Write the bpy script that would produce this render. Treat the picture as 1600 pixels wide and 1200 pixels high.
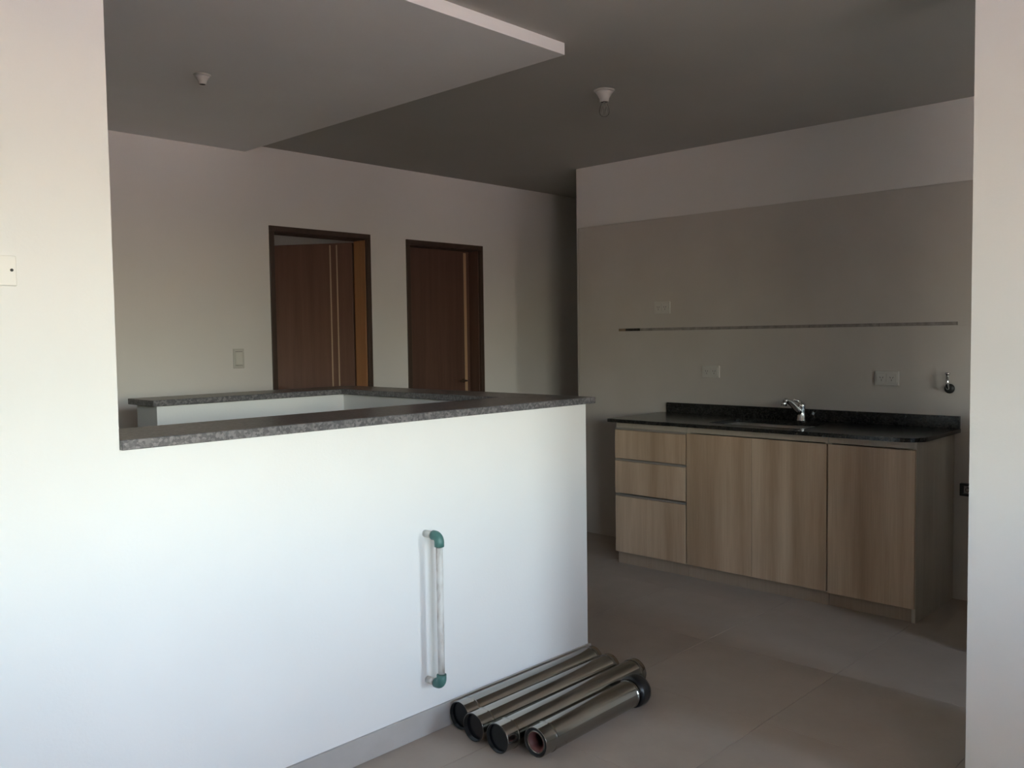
import bpy, bmesh, math, random
from mathutils import Vector, Matrix

scene = bpy.context.scene
for o in list(bpy.data.objects):
    bpy.data.objects.remove(o)
COL = scene.collection
random.seed(7)

# ------------------------------------------------------------------ camera
EYE = Vector((0.0, 0.0, 1.365))
F_PX = 1380.13
HEAD, PITCH, ROLL = math.radians(43.728), math.radians(2.981), math.radians(-0.7744)
fwd = Vector((math.cos(HEAD) * math.cos(PITCH), math.sin(HEAD) * math.cos(PITCH), -math.sin(PITCH)))
rgt = Vector((math.sin(HEAD), -math.cos(HEAD), 0))
upv = rgt.cross(fwd)
r2 = rgt * math.cos(ROLL) + upv * math.sin(ROLL)
u2 = -rgt * math.sin(ROLL) + upv * math.cos(ROLL)
cam_data = bpy.data.cameras.new('camera')
cam = bpy.data.objects.new('camera', cam_data)
COL.objects.link(cam)
cam.matrix_world = Matrix(((r2.x, u2.x, -fwd.x, EYE.x), (r2.y, u2.y, -fwd.y, EYE.y), (r2.z, u2.z, -fwd.z, EYE.z), (0, 0, 0, 1)))
cam_data.sensor_width = 36.0
cam_data.lens = F_PX / 1600 * 36
cam_data.clip_start = 0.02
scene.camera = cam

# ------------------------------------------------------------------ sky and windows' daylight
W1 = (-0.35, 1.25, 1.00, 2.30)       # window (x0, x1, z0, z1) in the wall right behind the camera
W2 = (2.62, 3.14, 0.45, 2.05)       # narrower window of the recess beyond the pier
YS1, YS = -1.15, -2.40               # their walls
XL = 2.20                            # where the recess begins
world = bpy.data.worlds.new('sky')
scene.world = world
world.use_nodes = True
bg = world.node_tree.nodes['Background']
EL, ROT, DUST, STR = 16, 0, 2.5, 8.6      # sun low on the far side of the house: the windows see the even, hazy side of the sky
sky = world.node_tree.nodes.new('ShaderNodeTexSky')
sky.sky_type = 'NISHITA'
sky.sun_disc = False
sky.sun_elevation = math.radians(EL)
sky.sun_rotation = math.radians(ROT)
sky.air_density, sky.dust_density, sky.ozone_density = 1.0, DUST, 1.0
tint = world.node_tree.nodes.new('ShaderNodeMix')         # camera white balance of the whole sky
tint.data_type, tint.blend_type = 'RGBA', 'MULTIPLY'
tint.inputs[0].default_value = 1.0
tint.inputs[7].default_value = (1.08, 0.97, 0.95, 1)
world.node_tree.links.new(sky.outputs[0], tint.inputs[6])
world.node_tree.links.new(tint.outputs[2], bg.inputs[0])
bg.inputs[1].default_value = STR
for yw, w in ((YS1, W1), (YS, W2)):
    ld = bpy.data.lights.new('window_portal', 'AREA')
    ld.shape = 'RECTANGLE'
    ld.size, ld.size_y = w[1] - w[0], w[3] - w[2]
    ld.cycles.is_portal = True
    lo = bpy.data.objects.new('window_portal', ld)
    lo.location = ((w[0] + w[1]) / 2, yw - 0.16, (w[2] + w[3]) / 2)
    lo.rotation_euler = (math.radians(90), 0, 0)
    COL.objects.link(lo)
W3 = (5.55, 6.25, 1.1, 1.8)          # unseen window (y0, y1, z0, z1) added in the side wall to light the room behind the first door
ld = bpy.data.lights.new('window_portal', 'AREA')
ld.shape = 'RECTANGLE'
ld.size, ld.size_y = W3[3] - W3[2], W3[1] - W3[0]
ld.cycles.is_portal = True
lo = bpy.data.objects.new('window_portal', ld)
lo.location = (-2.2 - 0.16, (W3[0] + W3[1]) / 2, (W3[2] + W3[3]) / 2)
lo.rotation_euler = (0, math.radians(-90), 0)
COL.objects.link(lo)
vs = scene.view_settings
vs.view_transform = 'Standard'
vs.look = 'None'
vs.gamma = 1.0
vs.use_curve_mapping = False
vs.exposure = 0.0
scene.cycles.diffuse_bounces = 8
scene.cycles.max_bounces = 12

# ------------------------------------------------------------------ materials
def new_mat(name, col, rough=0.5, metal=0.0, spec=0.5):
    m = bpy.data.materials.new(name)
    m.use_nodes = True
    b = m.node_tree.nodes['Principled BSDF']
    b.inputs['Base Color'].default_value = (*col, 1)
    b.inputs['Roughness'].default_value = rough
    b.inputs['Metallic'].default_value = metal
    b.inputs['Specular IOR Level'].default_value = spec
    return m

def nodes(m):
    nt = m.node_tree
    return nt, nt.nodes, nt.links, nt.nodes['Principled BSDF']

def noise_mat(name, stops, scale=(1, 1, 1), nscale=5, detail=4, rough=0.5, bump=0.0, bscale=200, metal=0.0, spec=0.5, nrough=0.5, rnd=False, coord='Object'):
    m = new_mat(name, stops[0][1], rough, metal, spec)
    nt, N, L, b = nodes(m)
    tc = N.new('ShaderNodeTexCoord')
    mp = N.new('ShaderNodeMapping')
    mp.inputs['Scale'].default_value = scale
    L.new(tc.outputs[coord], mp.inputs['Vector'])
    if rnd:
        oi = N.new('ShaderNodeObjectInfo')
        cmb = N.new('ShaderNodeCombineXYZ')
        mul = N.new('ShaderNodeMath'); mul.operation = 'MULTIPLY'; mul.inputs[1].default_value = 37.0
        L.new(oi.outputs['Random'], mul.inputs[0])
        for k in range(3):
            L.new(mul.outputs[0], cmb.inputs[k])
        L.new(cmb.outputs[0], mp.inputs['Location'])
    nz = N.new('ShaderNodeTexNoise')
    nz.inputs['Scale'].default_value = nscale
    nz.inputs['Detail'].default_value = detail
    nz.inputs['Roughness'].default_value = nrough
    L.new(mp.outputs[0], nz.inputs['Vector'])
    cr = N.new('ShaderNodeValToRGB')
    e = cr.color_ramp.elements
    e[0].position, e[0].color = stops[0][0], (*stops[0][1], 1)
    e[1].position, e[1].color = stops[-1][0], (*stops[-1][1], 1)
    for p, c in stops[1:-1]:
        x = e.new(p); x.color = (*c, 1)
    L.new(nz.outputs['Fac'], cr.inputs['Fac'])
    L.new(cr.outputs['Color'], b.inputs['Base Color'])
    if bump:
        n2 = N.new('ShaderNodeTexNoise')
        n2.inputs['Scale'].default_value = bscale
        n2.inputs['Detail'].default_value = 3
        L.new(tc.outputs[coord], n2.inputs['Vector'])
        bp = N.new('ShaderNodeBump')
        bp.inputs['Strength'].default_value = bump
        bp.inputs['Distance'].default_value = 0.002
        L.new(n2.outputs['Fac'], bp.inputs['Height'])
        L.new(bp.outputs[0], b.inputs['Normal'])
    return m

M = {}
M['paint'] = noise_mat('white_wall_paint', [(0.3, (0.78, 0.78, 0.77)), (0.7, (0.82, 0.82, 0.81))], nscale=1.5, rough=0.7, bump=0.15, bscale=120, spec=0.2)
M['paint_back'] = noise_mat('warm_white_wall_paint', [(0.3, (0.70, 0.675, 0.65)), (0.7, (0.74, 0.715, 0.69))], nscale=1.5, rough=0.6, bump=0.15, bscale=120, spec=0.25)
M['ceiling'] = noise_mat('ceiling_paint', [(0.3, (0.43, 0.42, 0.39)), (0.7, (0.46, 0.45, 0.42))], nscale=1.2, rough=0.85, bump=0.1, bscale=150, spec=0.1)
M['tilewall'] = noise_mat('greige_wall_tile', [(0.3, (0.49, 0.455, 0.415)), (0.7, (0.53, 0.495, 0.455))], nscale=3, rough=0.35, spec=0.4)
M['listello'] = noise_mat('border_tile_glaze', [(0.3, (0.22, 0.20, 0.185)), (0.7, (0.32, 0.29, 0.27))], nscale=40, rough=0.25, rnd=True)
M['listello_dark'] = noise_mat('dark_border_tile_glaze', [(0.3, (0.02, 0.018, 0.015)), (0.7, (0.05, 0.045, 0.04))], nscale=40, rough=0.15)
M['listello_brown'] = noise_mat('brown_border_tile_glaze', [(0.3, (0.22, 0.16, 0.11)), (0.7, (0.28, 0.20, 0.15))], nscale=40, rough=0.25)
M['floor'] = noise_mat('porcelain_floor_tile', [(0.25, (0.36, 0.308, 0.262)), (0.5, (0.385, 0.334, 0.288)), (0.75, (0.41, 0.36, 0.313))], nscale=6, detail=8, nrough=0.65, rough=0.42, rnd=True, spec=0.4)
M['grout'] = noise_mat('grey_grout', [(0.3, (0.30, 0.265, 0.23)), (0.7, (0.34, 0.30, 0.265))], nscale=30, rough=0.9)
M['base'] = noise_mat('porcelain_baseboard', [(0.3, (0.40, 0.38, 0.36)), (0.7, (0.46, 0.44, 0.42))], nscale=8, rough=0.4)
M['terrace'] = noise_mat('pale_terracotta_paving', [(0.3, (0.55, 0.43, 0.33)), (0.7, (0.64, 0.52, 0.42))], nscale=3, rough=0.8)

def granite(name, c0, c1, c2, rough):
    m = new_mat(name, c0, rough)
    nt, N, L, b = nodes(m)
    tc = N.new('ShaderNodeTexCoord')
    v = N.new('ShaderNodeTexVoronoi'); v.inputs['Scale'].default_value = 130
    n = N.new('ShaderNodeTexNoise'); n.inputs['Scale'].default_value = 55; n.inputs['Detail'].default_value = 6; n.inputs['Roughness'].default_value = 0.7
    L.new(tc.outputs['Object'], v.inputs['Vector']); L.new(tc.outputs['Object'], n.inputs['Vector'])
    cr = N.new('ShaderNodeValToRGB')
    e = cr.color_ramp.elements
    e[0].position, e[0].color = 0.36, (*c0, 1)
    e[1].position, e[1].color = 0.66, (*c2, 1)
    x = e.new(0.5); x.color = (*c1, 1)
    mx = N.new('ShaderNodeMix'); mx.data_type = 'FLOAT'; mx.inputs[0].default_value = 0.4
    sep = N.new('ShaderNodeSeparateColor')
    L.new(v.outputs['Color'], sep.inputs[0])
    L.new(n.outputs['Fac'], mx.inputs[2]); L.new(sep.outputs[0], mx.inputs[3])
    L.new(mx.outputs[0], cr.inputs['Fac']); L.new(cr.outputs['Color'], b.inputs['Base Color'])
    return m
M['granite'] = granite('grey_speckled_granite', (0.085, 0.083, 0.088), (0.125, 0.12, 0.125), (0.20, 0.19, 0.195), 0.3)
M['black_granite'] = granite('black_granite', (0.012, 0.012, 0.011), (0.018, 0.017, 0.016), (0.032, 0.030, 0.028), 0.2)

def wood(name, stops, rough, grain=(9, 9, 0.5), nscale=1.6):
    m = noise_mat(name, stops, scale=grain, nscale=nscale, detail=6, nrough=0.55, rough=rough, rnd=True)
    nt, N, L, b = nodes(m)
    # fine fibres multiplied over the broad bands
    tc = N.new('ShaderNodeTexCoord'); mp = N.new('ShaderNodeMapping'); mp.inputs['Scale'].default_value = (120, 120, 2.5)
    n = N.new('ShaderNodeTexNoise'); n.inputs['Scale'].default_value = 2.0; n.inputs['Detail'].default_value = 5
    L.new(tc.outputs['Object'], mp.inputs[0]); L.new(mp.outputs[0], n.inputs['Vector'])
    cr = N.new('ShaderNodeValToRGB')
    cr.color_ramp.elements[0].position, cr.color_ramp.elements[0].color = 0.3, (0.90, 0.89, 0.88, 1)
    cr.color_ramp.elements[1].position, cr.color_ramp.elements[1].color = 0.7, (1.04, 1.04, 1.04, 1)
    L.new(n.outputs['Fac'], cr.inputs[0])
    src = b.inputs['Base Color'].links[0].from_socket
    mx = N.new('ShaderNodeMix'); mx.data_type = 'RGBA'; mx.blend_type = 'MULTIPLY'; mx.inputs[0].default_value = 1
    L.new(src, mx.inputs[6]); L.new(cr.outputs[0], mx.inputs[7]); L.new(mx.outputs[2], b.inputs['Base Color'])
    return m
M['oak'] = wood('light_oak_melamine', [(0.30, (0.37, 0.255, 0.165)), (0.5, (0.49, 0.36, 0.25)), (0.68, (0.60, 0.46, 0.335))], 0.4, grain=(5, 5, 0.35))
M['plinth'] = wood('plinth_melamine', [(0.3, (0.31, 0.24, 0.18)), (0.7, (0.36, 0.285, 0.22))], 0.5, grain=(3, 3, 0.5))
M['rail'] = wood('rail_melamine', [(0.3, (0.40, 0.35, 0.28)), (0.7, (0.46, 0.40, 0.33))], 0.45, grain=(3, 3, 0.5))
M['cab_side'] = wood('side_panel_melamine', [(0.3, (0.45, 0.405, 0.34)), (0.7, (0.53, 0.48, 0.41))], 0.5)
M['mahogany'] = wood('dark_varnished_mahogany', [(0.3, (0.085, 0.042, 0.030)), (0.7, (0.125, 0.064, 0.046))], 0.45, grain=(14, 14, 0.6))
M['frame_lit'] = wood('lit_varnished_frame_wood', [(0.3, (0.33, 0.155, 0.062)), (0.7, (0.42, 0.205, 0.085))], 0.4, grain=(14, 14, 0.6))  # light falling on the first door's jambs is put into this brighter frame colour
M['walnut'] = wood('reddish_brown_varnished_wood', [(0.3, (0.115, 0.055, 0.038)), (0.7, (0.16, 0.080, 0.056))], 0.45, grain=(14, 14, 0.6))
M['frame_dark'] = wood('shaded_frame_wood', [(0.3, (0.050, 0.030, 0.021)), (0.7, (0.072, 0.043, 0.030))], 0.5, grain=(14, 14, 0.6))  # same frame wood with shade put into the colour, for casings and lintels
M['strip'] = new_mat('pale_inlay_strip', (0.50, 0.37, 0.26), 0.35, 0.3)
M['strip_gap_light'] = new_mat('golden_gap_light', (0.50, 0.33, 0.20), 0.35, 0.2)  # light in the gap beside the second door's leaf, painted as a strip
M['steel'] = noise_mat('stainless_flue_steel', [(0.3, (0.33, 0.32, 0.295)), (0.7, (0.39, 0.38, 0.355))], scale=(1, 12, 12), nscale=3, rough=0.14, metal=1.0)
M['bronze'] = new_mat('dark_bronze', (0.10, 0.065, 0.045), 0.4, 0.7)
M['chrome'] = new_mat('chrome', (0.75, 0.75, 0.75), 0.08, 1.0)
M['sink'] = new_mat('brushed_sink_steel', (0.45, 0.45, 0.44), 0.3, 1.0)
M['alu'] = new_mat('aluminium_channel', (0.42, 0.39, 0.35), 0.4, 0.6)
M['rubber'] = new_mat('black_rubber', (0.009, 0.009, 0.010), 0.3)
M['liner'] = new_mat('black_liner', (0.006, 0.007, 0.009), 0.25)
M['matt_black'] = new_mat('matt_black_inside', (0.012, 0.011, 0.012), 0.9, spec=0.1)  # matt black for the disc inside the nearest flue pipe
M['seal'] = new_mat('red_silicone_seal', (0.13, 0.05, 0.05), 0.5)
M['plastic'] = new_mat('white_plastic', (0.80, 0.79, 0.76), 0.4)
M['plastic_dim'] = new_mat('ivory_plastic', (0.56, 0.54, 0.50), 0.45)
M['plastic_mid'] = new_mat('cream_plastic', (0.64, 0.62, 0.57), 0.45)
M['groove'] = new_mat('grey_groove', (0.22, 0.21, 0.20), 0.6)
M['dark'] = new_mat('dark_recess', (0.03, 0.03, 0.03), 0.6)
M['green'] = noise_mat('green_fitting_plastic', [(0.3, (0.055, 0.16, 0.145)), (0.7, (0.085, 0.20, 0.18))], nscale=20, rough=0.4)
M['ppr'] = noise_mat('dusty_white_pipe_plastic', [(0.34, (0.36, 0.31, 0.28)), (0.47, (0.62, 0.60, 0.57)), (0.62, (0.72, 0.715, 0.69))], scale=(3, 3, 1), nscale=14, detail=6, rough=0.45)
M['porcelain'] = new_mat('lamp_holder_porcelain', (0.52, 0.50, 0.47), 0.35)
M['gasvalve'] = new_mat('dark_cast_metal', (0.05, 0.05, 0.048), 0.45, 0.6)
M['wire'] = new_mat('filament_wire', (0.5, 0.5, 0.48), 0.3, 0.8)
g = bpy.data.materials.new('clear_bulb_glass'); g.use_nodes = True
N_, L_ = g.node_tree.nodes, g.node_tree.links
N_.remove(N_['Principled BSDF'])
tr = N_.new('ShaderNodeBsdfTransparent'); gl = N_.new('ShaderNodeBsdfGlossy'); gl.inputs['Roughness'].default_value = 0.03
fr = N_.new('ShaderNodeFresnel'); fr.inputs[0].default_value = 1.06
mxs = N_.new('ShaderNodeMixShader')
L_.new(fr.outputs[0], mxs.inputs[0]); L_.new(tr.outputs[0], mxs.inputs[1]); L_.new(gl.outputs[0], mxs.inputs[2])
L_.new(mxs.outputs[0], N_['Material Output'].inputs[0])
M['bulb_glass'] = g

# ------------------------------------------------------------------ mesh helpers
def bx(bm, x0, x1, y0, y1, z0, z1, bevel=0.0):
    vs_ = [bm.verts.new(p) for p in ((x0, y0, z0), (x1, y0, z0), (x1, y1, z0), (x0, y1, z0), (x0, y0, z1), (x1, y0, z1), (x1, y1, z1), (x0, y1, z1))]
    fs = [bm.faces.new([vs_[i] for i in f]) for f in ((3, 2, 1, 0), (4, 5, 6, 7), (0, 1, 5, 4), (1, 2, 6, 5), (2, 3, 7, 6), (3, 0, 4, 7))]
    if bevel:
        es = list({e for f in fs for e in f.edges})
        bmesh.ops.bevel(bm, geom=es, offset=bevel, segments=2, affect='EDGES', profile=0.5)

def lathe(bm, prof, seg=32, origin=(0, 0, 0), axis='Z', closed=False):
    """prof: list of (radius, distance along the axis)"""
    o = Vector(origin)
    rings = []
    for r, t in prof:
        ring = []
        for k in range(seg):
            a = 2 * math.pi * k / seg
            c, s = r * math.cos(a), r * math.sin(a)
            p = {'Z': (c, s, t), 'X': (t, c, s), 'Y': (s, t, c)}[axis]
            ring.append(bm.verts.new(o + Vector(p)))
        rings.append(ring)
    n = len(rings)
    for i in range(n if closed else n - 1):
        A, B = rings[i], rings[(i + 1) % n]
        for k in range(seg):
            f = bm.faces.new((A[k], A[(k + 1) % seg], B[(k + 1) % seg], B[k]))
            f.smooth = True
    if not closed:
        for ring, rev in ((rings[0], True), (rings[-1], False)):
            bm.faces.new(list(reversed(ring)) if rev else ring)
    return rings

def sweep(bm, pts, rads, seg=16, caps=True):
    pts = [Vector(p) for p in pts]
    rings, ref = [], None
    for i, p in enumerate(pts):
        t = (pts[min(i + 1, len(pts) - 1)] - pts[max(i - 1, 0)]).normalized()
        if ref is None:
            ref = t.orthogonal().normalized()
        ref = (ref - t * ref.dot(t)).normalized()
        bi = t.cross(ref)
        r = rads[i] if isinstance(rads, (list, tuple)) else rads
        rings.append([bm.verts.new(p + (ref * math.cos(2 * math.pi * k / seg) + bi * math.sin(2 * math.pi * k / seg)) * r) for k in range(seg)])
    for A, B in zip(rings, rings[1:]):
        for k in range(seg):
            f = bm.faces.new((A[k], A[(k + 1) % seg], B[(k + 1) % seg], B[k])); f.smooth = True
    if caps:
        bm.faces.new(list(reversed(rings[0]))); bm.faces.new(rings[-1])

def prism(bm, poly, z0, z1):
    a = [bm.verts.new((x, y, z0)) for x, y in poly]
    b = [bm.verts.new((x, y, z1)) for x, y in poly]
    n = len(poly)
    bm.faces.new(list(reversed(a))); bm.faces.new(b)
    for i in range(n):
        bm.faces.new((a[i], a[(i + 1) % n], b[(i + 1) % n], b[i]))

def fin(name, bm, mat, parent=None, loc=None):
    """link the bmesh as one mesh object; coordinates are world ones unless it has a parent with an own location"""
    bmesh.ops.recalc_face_normals(bm, faces=bm.faces)
    me = bpy.data.meshes.new(name)
    off = None
    if parent is not None:
        off = Vector(parent.get('_o', (0, 0, 0)))
    elif loc is not None:
        off = Vector(loc)
    if off is not None and off.length:
        bmesh.ops.translate(bm, verts=bm.verts, vec=-off)
    bm.to_mesh(me); bm.free()
    for m in (mat if isinstance(mat, (list, tuple)) else (mat,)):
        me.materials.append(M[m])
    o = bpy.data.objects.new(name, me)
    COL.objects.link(o)
    if parent is not None:
        o.parent = parent
        o['_o'] = list(off)
    elif loc is not None:
        o.location = loc
        o['_o'] = list(loc)
    return o

def box_obj(name, dims, mat, parent=None, bevel=0.0, loc=None):
    bm = bmesh.new(); bx(bm, *dims, bevel=bevel)
    return fin(name, bm, mat, parent, loc)

def boxes_obj(name, lst, mat, parent=None):
    bm = bmesh.new()
    for d in lst:
        bx(bm, *d)
    return fin(name, bm, mat, parent)

def tag(o, label, cat, group=None, kind=None):
    o['label'] = label; o['category'] = cat
    if group: o['group'] = group
    if kind: o['kind'] = kind
    return o

def thing(name, loc, label, cat, group=None, kind=None):
    o = bpy.data.objects.new(name, None)
    o.empty_display_size = 0.05
    o.location = loc
    o['_o'] = list(loc)
    COL.objects.link(o)
    return tag(o, label, cat, group, kind)

# ------------------------------------------------------------------ dimensions (metres; x along the half wall, y away)
ZC = 2.526            # ceiling
ZS = 2.480            # underside of the lowered ceiling
Y0 = 2.295            # face of the half wall and of the tall wall
XE = 0.935            # where the tall wall ends
XR = 2.837            # right end of the half wall
YD = 4.755            # wall with the doors
XK = 4.790            # kitchen wall
YK = 3.940            # its far end
XW, XFAR = -2.2, 7.0
YB = 7.6              # rooms behind the doors
S = 'structure'

# ------------------------------------------------------------------ floor with tiles
floor = boxes_obj('floor', [
    (XW, 2.805, YS1, 2.60, -0.14, -0.009), (XL, 2.805, YS, YS1, -0.14, -0.009), (2.805, XK, YS, 3.875, -0.14, -0.009),
    (XW, XFAR, 3.80, YB, -0.14, -0.009), (XW, 1.42, 2.60, 3.80, -0.14, -0.009), (2.66, 2.805, 2.60, 3.80, -0.14, -0.009)], 'grout')
tag(floor, 'beige grey porcelain tile floor running from the living area into the kitchen', 'floor', kind=S)
TS, TG = 0.60, 0.0008
tile_cache = {}
for (rx0, rx1, ry0, ry1) in ((XW, 2.805, YS1, 2.60), (XL, 2.805, YS, YS1), (2.805, XK, YS, 3.875), (XW, 1.42, 2.60, 3.875), (XW, XFAR, 3.875, YD + 0.12)):
    i0, i1 = math.floor((rx0 - 2.805) / TS), math.ceil((rx1 - 2.805) / TS)
    j0, j1 = math.floor((ry0 - 1.475) / TS), math.ceil((ry1 - 1.475) / TS)
    for i in range(i0, i1):
        for j in range(j0, j1):
            x0, x1 = max(rx0, 2.805 + i * TS) + TG, min(rx1, 2.805 + (i + 1) * TS) - TG
            y0, y1 = max(ry0, 1.475 + j * TS) + TG, min(ry1, 1.475 + (j + 1) * TS) - TG
            if x1 - x0 < 0.02 or y1 - y0 < 0.02:
                continue
            k = (round(x1 - x0, 3), round(y1 - y0, 3))
            if k not in tile_cache:
                bm = bmesh.new(); bx(bm, 0, x1 - x0, 0, y1 - y0, -0.009, 0.0, bevel=0.0003)
                me = bpy.data.meshes.new('tile'); bm.to_mesh(me); bm.free(); me.materials.append(M['floor'])
                tile_cache[k] = me
            o = bpy.data.objects.new('tile', tile_cache[k]); o.location = (x0, y0, 0); o.parent = floor
            COL.objects.link(o)

# ------------------------------------------------------------------ walls, ceilings
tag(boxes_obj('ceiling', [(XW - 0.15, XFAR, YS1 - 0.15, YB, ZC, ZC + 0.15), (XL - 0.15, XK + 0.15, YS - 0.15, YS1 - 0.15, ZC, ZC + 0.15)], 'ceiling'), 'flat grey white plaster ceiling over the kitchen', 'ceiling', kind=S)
tag(boxes_obj('ceiling_lowered', [(XW, 2.726, Y0, YD, ZS, ZC)], 'paint'), 'lowered plaster ceiling slab with a white front edge above the stairwell', 'ceiling', kind=S)
tag(boxes_obj('wall_left', [(XW, XE, Y0, 2.60, 0, ZS)], 'paint'), 'tall bright white wall at the left, flush with the half wall', 'wall', kind=S)
tag(boxes_obj('wall_side', [(XW - 0.15, XW, YS1 - 0.15, W3[0], -0.14, ZC), (XW - 0.15, XW, W3[1], YB, -0.14, ZC), (XW - 0.15, XW, W3[0], W3[1], -0.14, W3[2]), (XW - 0.15, XW, W3[0], W3[1], W3[3], ZC)], 'paint'), 'white side wall of the living area, left of the camera', 'wall', kind=S)
south = boxes_obj('wall_behind', [
    (XW, W1[0], YS1 - 0.15, YS1, 0, ZC), (W1[1], XL, YS1 - 0.15, YS1, 0, ZC),
    (W1[0], W1[1], YS1 - 0.15, YS1, 0, W1[2]), (W1[0], W1[1], YS1 - 0.15, YS1, W1[3], ZC)], 'paint')
tag(south, 'white wall with a wide window right behind the camera', 'wall', kind=S)
recess = boxes_obj('wall_recess', [(XL - 0.15, XL, YS - 0.15, YS1 - 0.15, -0.14, ZC),
    (XL, W2[0], YS - 0.15, YS, 0, ZC), (W2[1], XK, YS - 0.15, YS, 0, ZC),
    (W2[0], W2[1], YS - 0.15, YS, 0, W2[2]), (W2[0], W2[1], YS - 0.15, YS, W2[3], ZC)], 'paint')
tag(recess, 'white walls of the recess with a narrow window, out of view beyond the pier', 'wall', kind=S)
for n, w, yw, lab in (('window_1', W1, YS1, 'wide open white framed window right behind the camera'), ('window_2', W2, YS, 'narrow open white framed window in the recess beyond the pier')):
    wn = thing(n, (w[0], yw, w[2]), lab, 'window', kind=S)
    y0, y1 = yw - 0.11, yw - 0.05
    boxes_obj('window_frame', [(w[0], w[0] + 0.04, y0, y1, w[2], w[3]), (w[1] - 0.04, w[1], y0, y1, w[2], w[3]),
                               (w[0] + 0.04, w[1] - 0.04, y0, y1, w[2], w[2] + 0.04), (w[0] + 0.04, w[1] - 0.04, y0, y1, w[3] - 0.04, w[3])], 'plastic', wn)
wn = thing('fill_window', (XW, W3[0], W3[2]), 'small unseen white framed window added to light the room behind the first door', 'window', kind=S)
boxes_obj('window_frame', [(XW - 0.11, XW - 0.05, W3[0], W3[0] + 0.04, W3[2], W3[3]), (XW - 0.11, XW - 0.05, W3[1] - 0.04, W3[1], W3[2], W3[3]),
                           (XW - 0.11, XW - 0.05, W3[0] + 0.04, W3[1] - 0.04, W3[2], W3[2] + 0.04), (XW - 0.11, XW - 0.05, W3[0] + 0.04, W3[1] - 0.04, W3[3] - 0.04, W3[3])], 'plastic', wn)
tag(boxes_obj('baffle', [(XW - 0.15, XL - 0.15, YS1 - 0.15 - 3.0, YS1 - 0.15, -0.25, -0.05), (XW - 0.15, XL - 0.15, YS1 - 0.15 - 3.0, YS1 - 0.15, 2.40, 2.60), (XL - 0.15, XK + 0.15, YS - 0.15 - 1.4, YS - 0.15, 2.40, 2.60)], 'terrace'),  # unseen slabs added to cut high sky light and bounce warm light inside
    'unseen terracotta balcony with slab roofs outside the windows', 'baffle', kind=S)
tag(boxes_obj('ground_outside', [(-60, 60, -80, -2.8, -3.4, -3.2)], 'terrace'), 'pale reddish ground outside below the windows', 'ground', kind=S)

# wall with the two doors
D1 = (2.871, 3.621, 2.060)
D2 = (3.932, 4.664, 2.052)
YDB = 4.900
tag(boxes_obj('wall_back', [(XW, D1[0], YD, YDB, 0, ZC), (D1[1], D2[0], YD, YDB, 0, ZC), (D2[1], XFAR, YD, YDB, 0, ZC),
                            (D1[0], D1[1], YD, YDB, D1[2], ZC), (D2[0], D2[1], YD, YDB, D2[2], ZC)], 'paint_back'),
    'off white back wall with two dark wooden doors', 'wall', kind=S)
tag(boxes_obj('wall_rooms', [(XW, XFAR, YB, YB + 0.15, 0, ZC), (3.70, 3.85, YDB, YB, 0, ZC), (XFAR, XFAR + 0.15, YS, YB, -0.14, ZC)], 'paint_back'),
    'off white walls of the rooms behind the dark doors', 'wall', kind=S)

# kitchen wall with tile cladding
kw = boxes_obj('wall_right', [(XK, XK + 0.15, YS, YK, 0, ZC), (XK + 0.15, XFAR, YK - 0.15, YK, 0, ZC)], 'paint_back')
tag(kw, 'kitchen wall clad in greige tiles below a white band', 'wall', kind=S)
XT = XK - 0.008
box_obj('tile_cladding', (XT, XK, 0.95, 3.912, 0.001, 1.400), 'tilewall', kw, bevel=0.001)
box_obj('tile_cladding', (XT, XK, 0.95, 3.912, 1.4175, 2.117), 'tilewall', kw, bevel=0.001)
ys_ = [1.459, 1.85, 2.24, 2.63, 3.02, 3.405]
for a, b in zip(ys_, ys_[1:]):
    box_obj('border_tile', (XT - 0.002, XK, a + 0.001, b - 0.001, 1.400, 1.4175), 'listello', kw, bevel=0.001)
box_obj('border_tile', (XT - 0.002, XK, 3.406, 3.52, 1.400, 1.4175), 'listello_dark', kw, bevel=0.001)['label'] = 'near black glazed border tile'
box_obj('border_tile', (XT - 0.002, XK, 3.521, 3.577, 1.400, 1.4175), 'listello_brown', kw, bevel=0.001)['label'] = 'brown border tile'
box_obj('border_tile', (XT, XK, 3.578, 3.912, 1.400, 1.4175), 'tilewall', kw, bevel=0.001)
box_obj('border_tile', (XT, XK, 0.95, 1.458, 1.400, 1.4175), 'tilewall', kw, bevel=0.001)
box_obj('corner_trim', (XT - 0.001, XK, 3.913, 3.925, 0.001, 2.117), 'tilewall', kw)

# pier at the right edge of the view
tag(boxes_obj('wall_blocker', [(3.94, XK, 0.80, 0.95, 0, 1.02)], 'paint_back'), 'low unseen white wall added behind the pier to shade the cabinet side', 'wall', kind=S)  # added out of view to keep window light off the cabinet side
tag(boxes_obj('wall_pier', [(2.72, 3.30, 0.52, 0.7935, 0, ZC)], 'paint'), 'bright white plastered pier at the right edge of the view', 'wall', kind=S)

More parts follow.
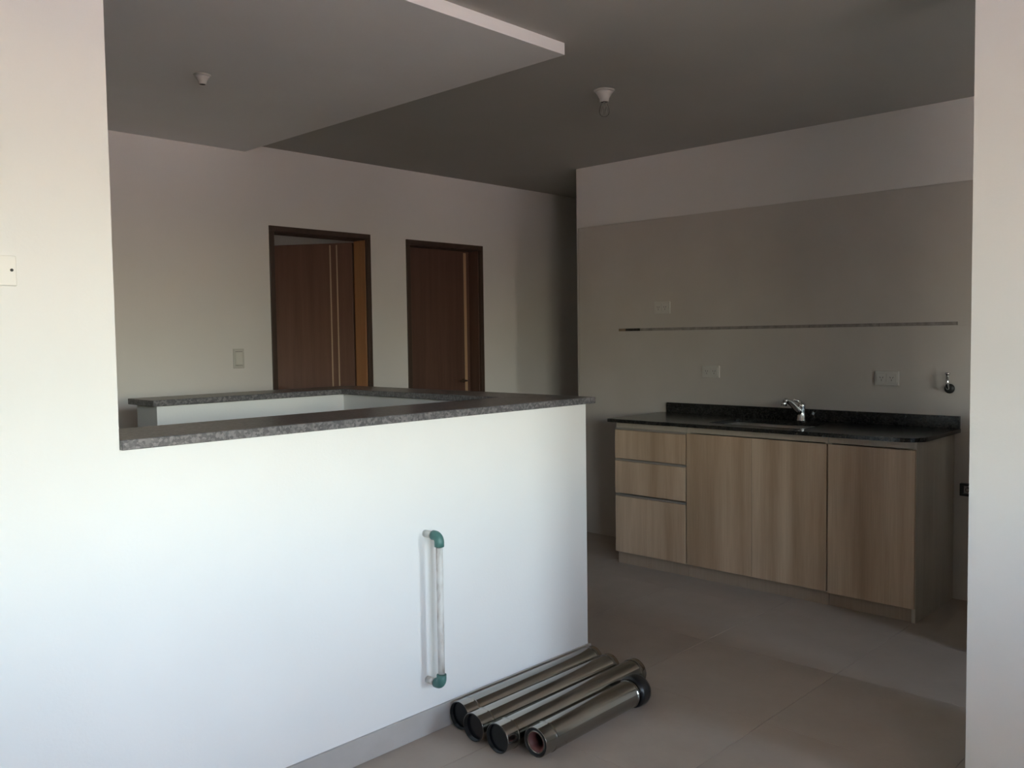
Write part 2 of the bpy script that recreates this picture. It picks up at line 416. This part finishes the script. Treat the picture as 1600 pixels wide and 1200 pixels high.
# half walls round the stairwell
ZH = 1.090
tag(boxes_obj('wall_half_front', [(XE, XR, Y0, 2.575, 0, ZH)], 'paint'), 'bright white half wall along the stairwell in the foreground', 'wall', kind=S)
tag(boxes_obj('wall_half_right', [(2.680, XR, 2.575, 3.965, 0, ZH)], 'paint'), 'white half wall on the kitchen side of the stairwell', 'wall', kind=S)
tag(boxes_obj('wall_half_far', [(1.700, 2.680, 3.765, 3.965, 0, ZH)], 'paint'), 'white half wall on the far side of the stairwell with a free left end', 'wall', kind=S)
tag(box_obj('baseboard_front', (XW + 0.002, XR + 0.009, Y0 - 0.010, Y0, 0, 0.085), 'base', bevel=0.001), 'grey porcelain baseboard along the white half wall', 'baseboard', kind=S)
tag(box_obj('baseboard_right', (XR, XR + 0.010, Y0 + 0.001, 3.965, 0, 0.085), 'base', bevel=0.001), 'grey porcelain baseboard on the kitchen side of the half wall', 'baseboard', kind=S)
ZT = 1.1165
def coping(name, poly, label):
    bm = bmesh.new(); prism(bm, poly, ZH, ZT)
    bmesh.ops.bevel(bm, geom=[e for e in bm.edges], offset=0.002, segments=1, affect='EDGES')
    return tag(fin(name, bm, 'granite'), label, 'coping', 'granite copings round the stairwell')
XI, XO, YI, YO, YF0, YF1 = 2.650, 2.888, 2.605, 2.281, 3.735, 3.995
coping('granite_coping', [(XE + 0.001, YO), (XO, YO), (XI, YI), (XE + 0.001, YI)], 'grey speckled granite coping on the bright foreground half wall')
coping('granite_coping', [(XO, YO + 0.0005), (XO, YF1), (XI, YF0), (XI, YI + 0.0005)], 'grey granite coping on the kitchen side half wall of the stairwell')
coping('granite_coping', [(1.672, YF0), (XI, YF0 + 0.0005), (XO, YF1 + 0.0005), (1.672, YF1)], 'grey granite coping on the far half wall with the free end')
# the stairs going down
st = thing('staircase', (1.42, 3.2, -1.6), 'concrete stair flight going down inside the half walls', 'stairs', kind=S)
for k in range(5):
    box_obj('step', (1.42 + 0.25 * k, 1.42 + 0.25 * (k + 1) + (0.0 if k < 4 else -0.002), 2.605, 3.76, -2.0, -0.18 * (k + 1)), 'base', st)
tag(boxes_obj('wall_stairwell', [(1.30, 2.68, 2.50, 2.60, -2.0, -0.14), (1.30, 2.68, 3.765, 3.865, -2.0, -0.14), (2.68, 2.80, 2.50, 3.865, -2.0, -0.14)], 'paint'),
    'white walls of the stairwell below the half walls', 'wall', kind=S)

# ------------------------------------------------------------------ doors
def door_frame(d, root, back, jamb_mat):
    x0, x1, zt = d
    f = 0.035
    for sd, dims in (('l', (x0, x0 + f, YD + 0.012, back, 0, zt - f)), ('r', (x1 - f, x1, YD + 0.012, back, 0, zt - f))):
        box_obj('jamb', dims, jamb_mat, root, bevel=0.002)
    box_obj('lintel', (x0, x1, YD + 0.012, back, zt - f, zt), 'frame_dark', root, bevel=0.002)
    c = 0.030
    for dims in ((x0 - 0.002, x0 + c, YD - 0.010, YD + 0.0118, 0, zt - c), (x1 - c, x1 + 0.002, YD - 0.010, YD + 0.0118, 0, zt - c), (x0 - 0.002, x1 + 0.002, YD - 0.010, YD + 0.0118, zt - c, zt + 0.002)):
        box_obj('casing', dims, 'frame_dark', root, bevel=0.002)
door1 = thing('door_1', (D1[0], YD, 0), 'dark brown wooden door ajar into the room, with two pale inlay lines', 'door', kind=S)
door_frame(D1, door1, 4.885, 'frame_lit')
def place_leaf(root, hinge, ang, width, strips, handle_at, leaf_mat):
    """leaf built along -x from its hinge, then turned about it; ang in degrees into the room"""
    before = root['_o']
    lf_bm = bmesh.new(); bx(lf_bm, -width, 0, 0, 0.038, 0.008, 2.018, bevel=0.002)
    me = bpy.data.meshes.new('leaf'); bmesh.ops.recalc_face_normals(lf_bm, faces=lf_bm.faces); lf_bm.to_mesh(me); lf_bm.free()
    me.materials.append(M[leaf_mat])
    lf = bpy.data.objects.new('leaf', me); COL.objects.link(lf); lf.parent = root
    lf.location = Vector((hinge[0], hinge[1], 0)) - Vector(before)
    lf.rotation_euler = (0, 0, -math.radians(ang))
    for (a, wd, mt) in strips:
        sb = bmesh.new(); bx(sb, -a - wd, -a, -0.0025, 0.004, 0.02, 2.006)
        sm = bpy.data.meshes.new('leaf_strip'); sb.to_mesh(sm); sb.free(); sm.materials.append(M[mt])
        so = bpy.data.objects.new('leaf_strip', sm); COL.objects.link(so); so.parent = lf
    hb = bmesh.new()
    hx = -handle_at
    lathe(hb, [(0.017, 0.0), (0.017, -0.006)], 20, (hx, 0, 1.05), 'Y')
    sgn = 1 if handle_at > width / 2 else -1
    sweep(hb, [(hx, -0.008, 1.05), (hx, -0.045, 1.05), (hx + 0.01 * sgn, -0.052, 1.05), (hx + 0.075 * sgn, -0.052, 1.05)], 0.006, 10)
    bmesh.ops.recalc_face_normals(hb, faces=hb.faces)
    hm = bpy.data.meshes.new('handle'); hb.to_mesh(hm); hb.free(); hm.materials.append(M['bronze'])
    ho = bpy.data.objects.new('handle', hm); COL.objects.link(ho); ho.parent = lf
    return lf
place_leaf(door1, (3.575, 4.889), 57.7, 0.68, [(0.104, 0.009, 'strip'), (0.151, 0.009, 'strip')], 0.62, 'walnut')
door2 = thing('door_2', (D2[0], YD, 0), 'nearly black closed wooden door with gap light painted as a golden line at its right edge', 'door', kind=S)
door_frame(D2, door2, 4.897, 'mahogany')  # jambs darker than the first door's, their shade put into the wood colour
place_leaf(door2, (4.627, 4.862), 0.0, 0.658, [(0.030, 0.026, 'strip_gap_light'), (0.636, 0.006, 'strip')], 0.075, 'mahogany')

# ------------------------------------------------------------------ kitchen cabinets
XD = 4.230            # door fronts
XC = 4.249            # carcass front
ZW0, ZW1 = 0.856, 0.876
def carcass(root, y0, y1, right_panel=False):
    bm = bmesh.new()
    q0 = y0 + (0.018 if right_panel else 0)
    for d in ((XC, XT - 0.002, q0, q0 + 0.016, 0.07, 0.855), (XC, XT - 0.002, y1 - 0.016, y1, 0.07, 0.855),
              (XC, XT - 0.002, q0 + 0.016, y1 - 0.016, 0.07, 0.086), (XT - 0.010, XT - 0.002, q0 + 0.016, y1 - 0.016, 0.086, 0.855),
              (XC, XC + 0.035, q0 + 0.016, y1 - 0.016, 0.822, 0.855)):
        bx(bm, *d)
    fin('body', bm, 'cab_side', root)
    box_obj('plinth', (XC + 0.012, XC + 0.030, y0 + (0.018 if right_panel else 0), y1, 0.0, 0.07), 'plinth', root)
    box_obj('top_rail', (XC - 0.004, XC, y0 + 0.002, y1 - 0.002, 0.8225, 0.855), 'rail', root)
def front(root, name, y0, y1, z0, z1):
    return box_obj(name, (XD, XC - 0.001, y0, y1, z0, z1), 'oak', root, bevel=0.0012)
ya, yb, yc, yd = 1.465, 1.887, 2.705, 3.200
c1 = thing('drawer_cabinet', (4.5, (yc + yd) / 2, 0), 'light oak base cabinet with three drawers at the left end of the counter', 'cabinet', 'oak base cabinets under the counter')
carcass(c1, yc + 0.001, yd)
for z0, z1 in ((0.640, 0.810), (0.432, 0.624), (0.076, 0.412)):
    d = front(c1, 'drawer', yc + 0.004, yd - 0.001, z0, z1)
    box_obj('finger_channel', (XD + 0.007, XC, yc + 0.004, yd - 0.001, z1 + 0.001, z1 + 0.012), 'alu', d)
c2 = thing('double_door_cabinet', (4.5, (yb + yc) / 2, 0), 'light oak base cabinet with two doors in the middle, under the sink', 'cabinet', 'oak base cabinets under the counter')
carcass(c2, yb + 0.001, yc - 0.001)
front(c2, 'door', yb + 0.004, 2.2985, 0.076, 0.818)
front(c2, 'door', 2.3000, yc - 0.004, 0.076, 0.818)
c3 = thing('single_door_cabinet', (4.5, (ya + yb) / 2, 0), 'light oak base cabinet with one door and bare side panel at the right end', 'cabinet', 'oak base cabinets under the counter')
carcass(c3, ya, yb - 0.001, True)
front(c3, 'door', ya + 0.002, yb - 0.004, 0.070, 0.818)
box_obj('side_panel', (XC, XT - 0.002, ya, ya + 0.0175, 0.0, 0.855), 'cab_side', c3, bevel=0.001)

# worktop with sink cut-out
wt = thing('worktop', (4.5, 2.3, ZW0), 'black granite kitchen worktop with upstand and rounded right corner', 'worktop')
bm = bmesh.new()
xa, xb, wy0, wy1 = 4.200, XT - 0.0005, 1.437, 3.232
sx0, sx1, sy0, sy1 = 4.315, 4.655, 2.06, 2.62
rc = 0.11
corner = [(xa + rc - rc * math.cos(t), wy0 + rc - rc * math.sin(t)) for t in [math.pi / 2 * k / 8 for k in range(9)]]
outer = [(xb, wy0), (xb, wy1), (xa, wy1)] + corner
ri = 0.03
inner = []
for cx, cy, a0 in ((sx1 - ri, sy0 + ri, -90), (sx1 - ri, sy1 - ri, 0), (sx0 + ri, sy1 - ri, 90), (sx0 + ri, sy0 + ri, 180)):
    inner += [(cx + ri * math.cos(math.radians(a0 + q * 18)), cy + ri * math.sin(math.radians(a0 + q * 18))) for q in range(6)]
def loopverts(poly, z):
    vs_ = [bm.verts.new((x, y, z)) for x, y in poly]
    es = [bm.edges.new((vs_[i], vs_[(i + 1) % len(vs_)])) for i in range(len(vs_))]
    return vs_, es
loops = {}
for z in (ZW0, ZW1):
    ov, oe = loopverts(outer, z); iv, ie = loopverts(inner, z)
    bmesh.ops.triangle_fill(bm, edges=oe + ie, use_beauty=True)
    loops[z] = (ov, iv)
for k in (0, 1):
    A, B = loops[ZW0][k], loops[ZW1][k]
    for i in range(len(A)):
        bm.faces.new((A[i], A[(i + 1) % len(A)], B[(i + 1) % len(A)], B[i]))
fin('slab', bm, 'black_granite', wt)
box_obj('upstand', (XT - 0.020, XT - 0.0005, 1.438, 3.189, ZW1, 0.940), 'black_granite', wt, bevel=0.002)

# sink
sk = thing('sink', ((sx0 + sx1) / 2, (sy0 + sy1) / 2, ZW1 - 0.16), 'stainless steel undermount sink basin in the black worktop', 'sink')
bm = bmesh.new()
def rr(x0, x1, y0, y1, r, z):
    out = []
    for cx, cy, a0 in ((x1 - r, y0 + r, -90), (x1 - r, y1 - r, 0), (x0 + r, y1 - r, 90), (x0 + r, y0 + r, 180)):
        out += [bm.verts.new((cx + r * math.cos(math.radians(a0 + q * 18)), cy + r * math.sin(math.radians(a0 + q * 18)), z)) for q in range(6)]
    return out
e_ = 0.018
rg = [rr(sx0 - e_, sx1 + e_, sy0 - e_, sy1 + e_, 0.04, ZW0 - 0.0005), rr(sx0 - 0.002, sx1 + 0.002, sy0 - 0.002, sy1 + 0.002, 0.032, ZW0 - 0.0005),
      rr(sx0 + 0.001, sx1 - 0.001, sy0 + 0.001, sy1 - 0.001, 0.032, ZW0 - 0.006), rr(sx0 + 0.010, sx1 - 0.010, sy0 + 0.010, sy1 - 0.010, 0.035, ZW1 - 0.14), rr(sx0 + 0.05, sx1 - 0.05, sy0 + 0.05, sy1 - 0.05, 0.04, ZW1 - 0.155)]
for A, B in zip(rg, rg[1:]):
    for i in range(len(A)):
        f = bm.faces.new((A[i], A[(i + 1) % len(A)], B[(i + 1) % len(A)], B[i])); f.smooth = True
bm.faces.new(rg[-1])
fin('basin', bm, 'sink', sk)
bm = bmesh.new(); lathe(bm, [(0.040, ZW1 - 0.1548), (0.040, ZW1 - 0.151), (0.028, ZW1 - 0.152)], 24, ((sx0 + sx1) / 2, (sy0 + sy1) / 2, 0))
fin('drain', bm, 'chrome', sk)

# faucet
fx, fy = 4.705, 2.250
fa = thing('faucet', (fx, fy, ZW1), 'chrome single lever kitchen faucet with raised spout behind the sink', 'faucet')
bm = bmesh.new(); lathe(bm, [(0.027, ZW1), (0.027, ZW1 + 0.006), (0.0225, ZW1 + 0.012), (0.0215, ZW1 + 0.075), (0.024, ZW1 + 0.085), (0.023, ZW1 + 0.098), (0.012, ZW1 + 0.108)], 28, (fx, fy, 0)); fin('body', bm, 'chrome', fa)
bm = bmesh.new()
sweep(bm, [(fx, fy, ZW1 + 0.040), (fx - 0.025, fy + 0.010, ZW1 + 0.062), (fx - 0.055, fy + 0.024, ZW1 + 0.095), (fx - 0.078, fy + 0.034, ZW1 + 0.114), (fx - 0.100, fy + 0.043, ZW1 + 0.121), (fx - 0.112, fy + 0.048, ZW1 + 0.114)], [0.018, 0.0175, 0.0165, 0.0155, 0.0145, 0.0135], 16)
sp = fin('spout', bm, 'chrome', fa)
bm = bmesh.new(); lathe(bm, [(0.0135, 0.090), (0.0155, 0.092), (0.0155, 0.112), (0.0135, 0.114)], 18, (fx - 0.113, fy + 0.0485, ZW1)); fin('aerator', bm, 'chrome', sp)
bm = bmesh.new(); sweep(bm, [(fx, fy, ZW1 + 0.10), (fx - 0.012, fy + 0.004, ZW1 + 0.112), (fx - 0.05, fy + 0.02, ZW1 + 0.122)], [0.011, 0.009, 0.006], 12); fin('lever', bm, 'chrome', fa)

# ------------------------------------------------------------------ wall plates
def socket(y0, y1, z0, z1, label, mods):
    t = thing('wall_socket', (XT, (y0 + y1) / 2, (z0 + z1) / 2), label, 'socket', 'sockets on the tiled kitchen wall')
    box_obj('plate', (XT - 0.009, XT, y0, y1, z0, z1), 'plastic_dim', t, bevel=0.003)
    n = mods
    w = (y1 - y0 - 0.02) / n
    for k in range(n):
        a = y0 + 0.01 + k * w
        md = box_obj('module', (XT - 0.012, XT - 0.008, a + 0.002, a + w - 0.002, z0 + 0.014, z1 - 0.014), 'plastic_dim', t, bevel=0.001)
        yc_, zc_ = a + w / 2, (z0 + z1) / 2
        for dy, dz, rot in ((-0.007, 0.004, 1), (0.007, 0.004, -1), (0, -0.010, 0)):
            bm = bmesh.new(); bx(bm, -0.0006, 0.0006, -0.0012, 0.0012, -0.0045, 0.0045)
            bmesh.ops.rotate(bm, verts=bm.verts, cent=(0, 0, 0), matrix=Matrix.Rotation(math.radians(30 * rot), 3, 'X'))
            bmesh.ops.translate(bm, verts=bm.verts, vec=(XT - 0.0123, yc_ + dy, zc_ + dz))
            fin('pin_slot', bm, 'dark', md)
socket(3.167, 3.288, 1.507, 1.585, 'ivory wall socket above the border tile line near the corridor', 2)
socket(2.812, 2.934, 1.105, 1.178, 'ivory wall socket above the counter, left of the faucet', 2)
socket(1.742, 1.868, 1.085, 1.163, 'ivory wall socket above the counter, right of the faucet', 2)

sw = thing('light_switch', (2.645, YD, 1.266), 'white vertical light switch on the back wall left of the first door', 'switch')
box_obj('plate', (2.610, 2.680, YD - 0.008, YD, 1.208, 1.324), 'plastic_dim', sw, bevel=0.003)
box_obj('rocker', (2.624, 2.666, YD - 0.012, YD - 0.007, 1.228, 1.304), 'plastic_mid', sw, bevel=0.002)
for z0 in (1.2245, 1.3050):
    box_obj('groove', (2.622, 2.668, YD - 0.0088, YD - 0.007, z0, z0 + 0.0025), 'groove', sw)

cp = thing('cover_plate', (0.655, Y0, 1.54), 'white blank cover plate with one screw on the tall left wall', 'plate')
box_obj('plate', (0.590, 0.709, Y0 - 0.008, Y0 + 0.002, 1.503, 1.574), 'plastic', cp, bevel=0.003)
bm = bmesh.new(); lathe(bm, [(0.0036, 0), (0.0036, -0.0022), (0.0022, -0.003)], 16, (0.6975, Y0 - 0.0075, 1.540), 'Y'); fin('screw', bm, 'dark', cp)

# chrome stub tap and gas valve on the kitchen wall
tp = thing('wall_tap', (XT, 1.491, 1.085), 'chrome stub pipe with rosette on the tiled wall at the far right', 'tap')
bm = bmesh.new(); lathe(bm, [(0.025, 0), (0.025, -0.004), (0.021, -0.012), (0.013, -0.016)], 24, (XT, 1.492, 1.078), 'X'); fin('rosette', bm, 'gasvalve', tp)
bm = bmesh.new(); sweep(bm, [(XT - 0.012, 1.492, 1.078), (XT - 0.030, 1.492, 1.082), (XT - 0.040, 1.492, 1.096), (XT - 0.041, 1.490, 1.15)], [0.009, 0.009, 0.009, 0.008], 14); fin('stub', bm, 'chrome', tp)
bm = bmesh.new(); lathe(bm, [(0.0085, 1.150), (0.013, 1.1505), (0.013, 1.160), (0.009, 1.162)], 6, (XT - 0.041, 1.490, 0)); fin('nut', bm, 'chrome', tp)
gv = thing('gas_valve', (XT, 1.40, 0.57), 'dark gas valve box low on the kitchen wall beside the pier', 'valve')
boxes_obj('bracket', [(XT - 0.03, XT, 1.419, 1.430, 0.540, 0.602), (XT - 0.03, XT, 1.37, 1.419, 0.592, 0.602), (XT - 0.03, XT, 1.37, 1.419, 0.540, 0.550), (XT - 0.03, XT, 1.360, 1.370, 0.540, 0.602)], 'gasvalve', gv)
bm = bmesh.new(); lathe(bm, [(0.012, 0), (0.012, -0.02), (0.008, -0.024)], 16, (XT, 1.395, 0.571), 'X'); fin('stem', bm, 'chrome', gv)

# ------------------------------------------------------------------ ceiling lamp holders
def lamp_holder(x, y, z, label, k=1.0):
    t = thing('lamp_holder', (x, y, z), label, 'lamp holder', 'porcelain ceiling lamp holders')
    P = lambda lst: [(r * k, z + d * k) for r, d in lst]
    bm = bmesh.new(); lathe(bm, P([(0.049, 0), (0.049, -0.003), (0.044, -0.008)]), 28, (x, y, 0)); fin('base_plate', bm, 'porcelain', t)
    bm = bmesh.new(); lathe(bm, P([(0.042, -0.008), (0.034, -0.020), (0.023, -0.038), (0.0205, -0.055), (0.0185, -0.0552), (0.018, -0.036)]), 28, (x, y, 0)); fin('socket_cup', bm, 'porcelain', t)
    bm = bmesh.new(); lathe(bm, P([(0.0175, -0.036), (0.0175, -0.0541), (0.016, -0.0542), (0.016, -0.037)]), 24, (x, y, 0)); fin('screw_shell', bm, 'gasvalve', t)
LX, LY = 3.372, 2.598
lamp_holder(LX, LY, ZC, 'white conical lamp holder on the kitchen ceiling')
lamp_holder(1.829, 3.516, ZS, 'white lamp holder on the lowered ceiling above the stairwell', 0.72)
lb = thing('light_bulb', (LX, LY, ZC - 0.125), 'clear glass bulb in the kitchen ceiling lamp holder', 'bulb')
bm = bmesh.new()
prof = [(0.0125, -0.0555), (0.014, -0.064), (0.020, -0.078), (0.0235, -0.092), (0.0235, -0.102), (0.020, -0.114), (0.012, -0.121), (0.001, -0.123)]
lathe(bm, [(r, ZC + t) for r, t in prof], 28, (LX, LY, 0)); fin('envelope', bm, 'bulb_glass', lb)
bm = bmesh.new(); lathe(bm, [(0.0125, ZC - 0.038), (0.0135, ZC - 0.046), (0.0125, ZC - 0.0555)], 20, (LX, LY, 0)); fin('screw_cap', bm, 'chrome', lb)
for k in range(6):
    a = 2 * math.pi * k / 6 + 0.2
    r = 0.017
    bm = bmesh.new(); sweep(bm, [(LX + r * math.cos(a), LY + r * math.sin(a), ZC - 0.082), (LX + r * math.cos(a), LY + r * math.sin(a), ZC - 0.108)], 0.0014, 8); fin('filament', bm, 'wire', lb)
bm = bmesh.new(); sweep(bm, [(LX, LY, ZC - 0.0555), (LX, LY, ZC - 0.085)], [0.006, 0.002], 10); fin('stem', bm, 'wire', lb)

# ------------------------------------------------------------------ water pipe stub on the half wall
PX, PY = 1.957, 2.222
wp = thing('water_pipe', (PX, Y0, 0.44), 'white plastic water pipe with green elbows sticking out of the half wall', 'pipe')
def elbow_pts(z, s):
    """quarter bend from the wall stub into the upright pipe; s = +1 upright pipe goes up from here"""
    r = 0.020
    pts = []
    for q in range(7):
        a = math.radians(90 * q / 6)
        pts.append((PX, PY + r - r * math.sin(a), z + s * (r - r * math.cos(a))))
    return pts
for z, s in ((0.700, -1), (0.190, 1)):
    bm = bmesh.new(); sweep(bm, [(PX, Y0 + 0.004, z), (PX, PY + 0.024, z)], 0.0122, 18); fin('wall_stub', bm, 'ppr', wp)
    bm = bmesh.new()
    arc = elbow_pts(z, s)
    sweep(bm, [(PX, PY + 0.030, z)] + arc + [(PX, PY, z + s * 0.035)], 0.0168, 22)
    fin('elbow', bm, 'green', wp)
bm = bmesh.new(); sweep(bm, [(PX, PY, 0.228), (PX, PY, 0.36), (PX, PY, 0.52), (PX, PY, 0.662)], 0.0118, 20); fin('upright', bm, 'ppr', wp)

# ------------------------------------------------------------------ flue pipes on the floor
def flue(p0, p1, r, label, kind):
    a, b = Vector((p0[0], p0[1], 0)), Vector((p1[0], p1[1], 0))
    Ln = (b - a).length
    t = thing('flue_pipe', (a.x, a.y, 0), label, 'pipe', 'steel flue pipes lying on the floor')
    t.rotation_euler = (0, 0, math.atan2(b.y - a.y, b.x - a.x))
    t['_o'] = [0, 0, 0]
    c = (0, 0, r)
    ro = r - 0.0015
    bm = bmesh.new()
    h = 0.0006
    lathe(bm, [(ro - 0.0022, 0.0), (ro - h, 0.0), (ro, h), (ro, 2 * h), (ro, 0.052 - h), (ro, 0.052), (r, 0.0532), (r, 0.0532 + h), (r, 0.058), (ro, 0.0592), (ro, 0.0592 + h),
               (ro, Ln - 0.032), (ro, Ln - 0.0314), (r, Ln - 0.030), (r, Ln - 0.026), (ro, Ln - 0.0247), (ro, Ln - 0.024), (ro, Ln - h), (ro - h, Ln), (ro - 0.0022, Ln), (ro - 0.0022, Ln - h), (ro - 0.0022, h)], 56, c, 'X', closed=True)
    fin('outer_tube', bm, 'steel', t)
    if kind == 'collar':
        bm = bmesh.new()
        lathe(bm, [(0.0340, 0.002), (0.0365, 0.002), (0.0365, Ln - 0.02), (0.0340, Ln - 0.02)], 40, c, 'X', closed=True)
        fin('inner_tube', bm, 'steel', t)
        bm = bmesh.new()
        lathe(bm, [(0.0312, 0.003), (0.0334, 0.003), (0.0334, 0.059), (0.0312, 0.059)], 40, c, 'X', closed=True)
        fin('seal_ring', bm, 'seal', t)
        bm = bmesh.new()
        lathe(bm, [(0.0367, 0.003), (ro - 0.0024, 0.001), (ro - 0.0024, 0.03), (0.0367, 0.03)], 40, c, 'X', closed=True)
        fin('spacer', bm, 'rubber', t)
        bm = bmesh.new()
        lathe(bm, [(ro + 0.0002, Ln - 0.014), (r + 0.004, Ln - 0.012), (r + 0.007, Ln + 0.004), (r + 0.007, Ln + 0.030), (r + 0.003, Ln + 0.044), (r - 0.008, Ln + 0.044), (r - 0.008, Ln + 0.001), (ro + 0.0002, Ln + 0.001)], 44, (0, 0, r), 'X', closed=True)
        fin('rubber_collar', bm, 'rubber', t)
        bm = bmesh.new(); lathe(bm, [(0.0335, 0.06), (0.0335, 0.062)], 32, c, 'X'); fin('flap', bm, 'matt_black', t)
    else:
        bm = bmesh.new()
        lathe(bm, [(ro - 0.0008, -0.0012), (ro - 0.0023, -0.0012), (ro - 0.0023, Ln - 0.01), (ro - 0.0048, Ln - 0.01), (ro - 0.0048, -0.0012)][1:], 44, c, 'X', closed=True)
        fin('liner', bm, 'liner', t)
        bm = bmesh.new(); lathe(bm, [(ro - 0.005, kind), (ro - 0.005, kind + 0.006)], 40, c, 'X'); fin('inner_disc', bm, 'liner', t)
flue((2.045, 2.232), (2.795, 2.231), 0.0505, 'steel flue pipe lying against the baseboard, farthest of the four', 0.010)
flue((2.012, 2.128), (2.770, 2.126), 0.0505, 'second steel flue pipe from the half wall', 0.014)
flue((2.006, 2.008), (2.790, 2.016), 0.0515, 'third steel flue pipe from the half wall, next to the collared one', 0.010)
flue((2.070, 1.897), (2.612, 1.905), 0.0510, 'nearest steel flue pipe with a double tube mouth and black rubber collar', 'collar')

for o in bpy.data.objects:
    if '_o' in o:
        del o['_o']
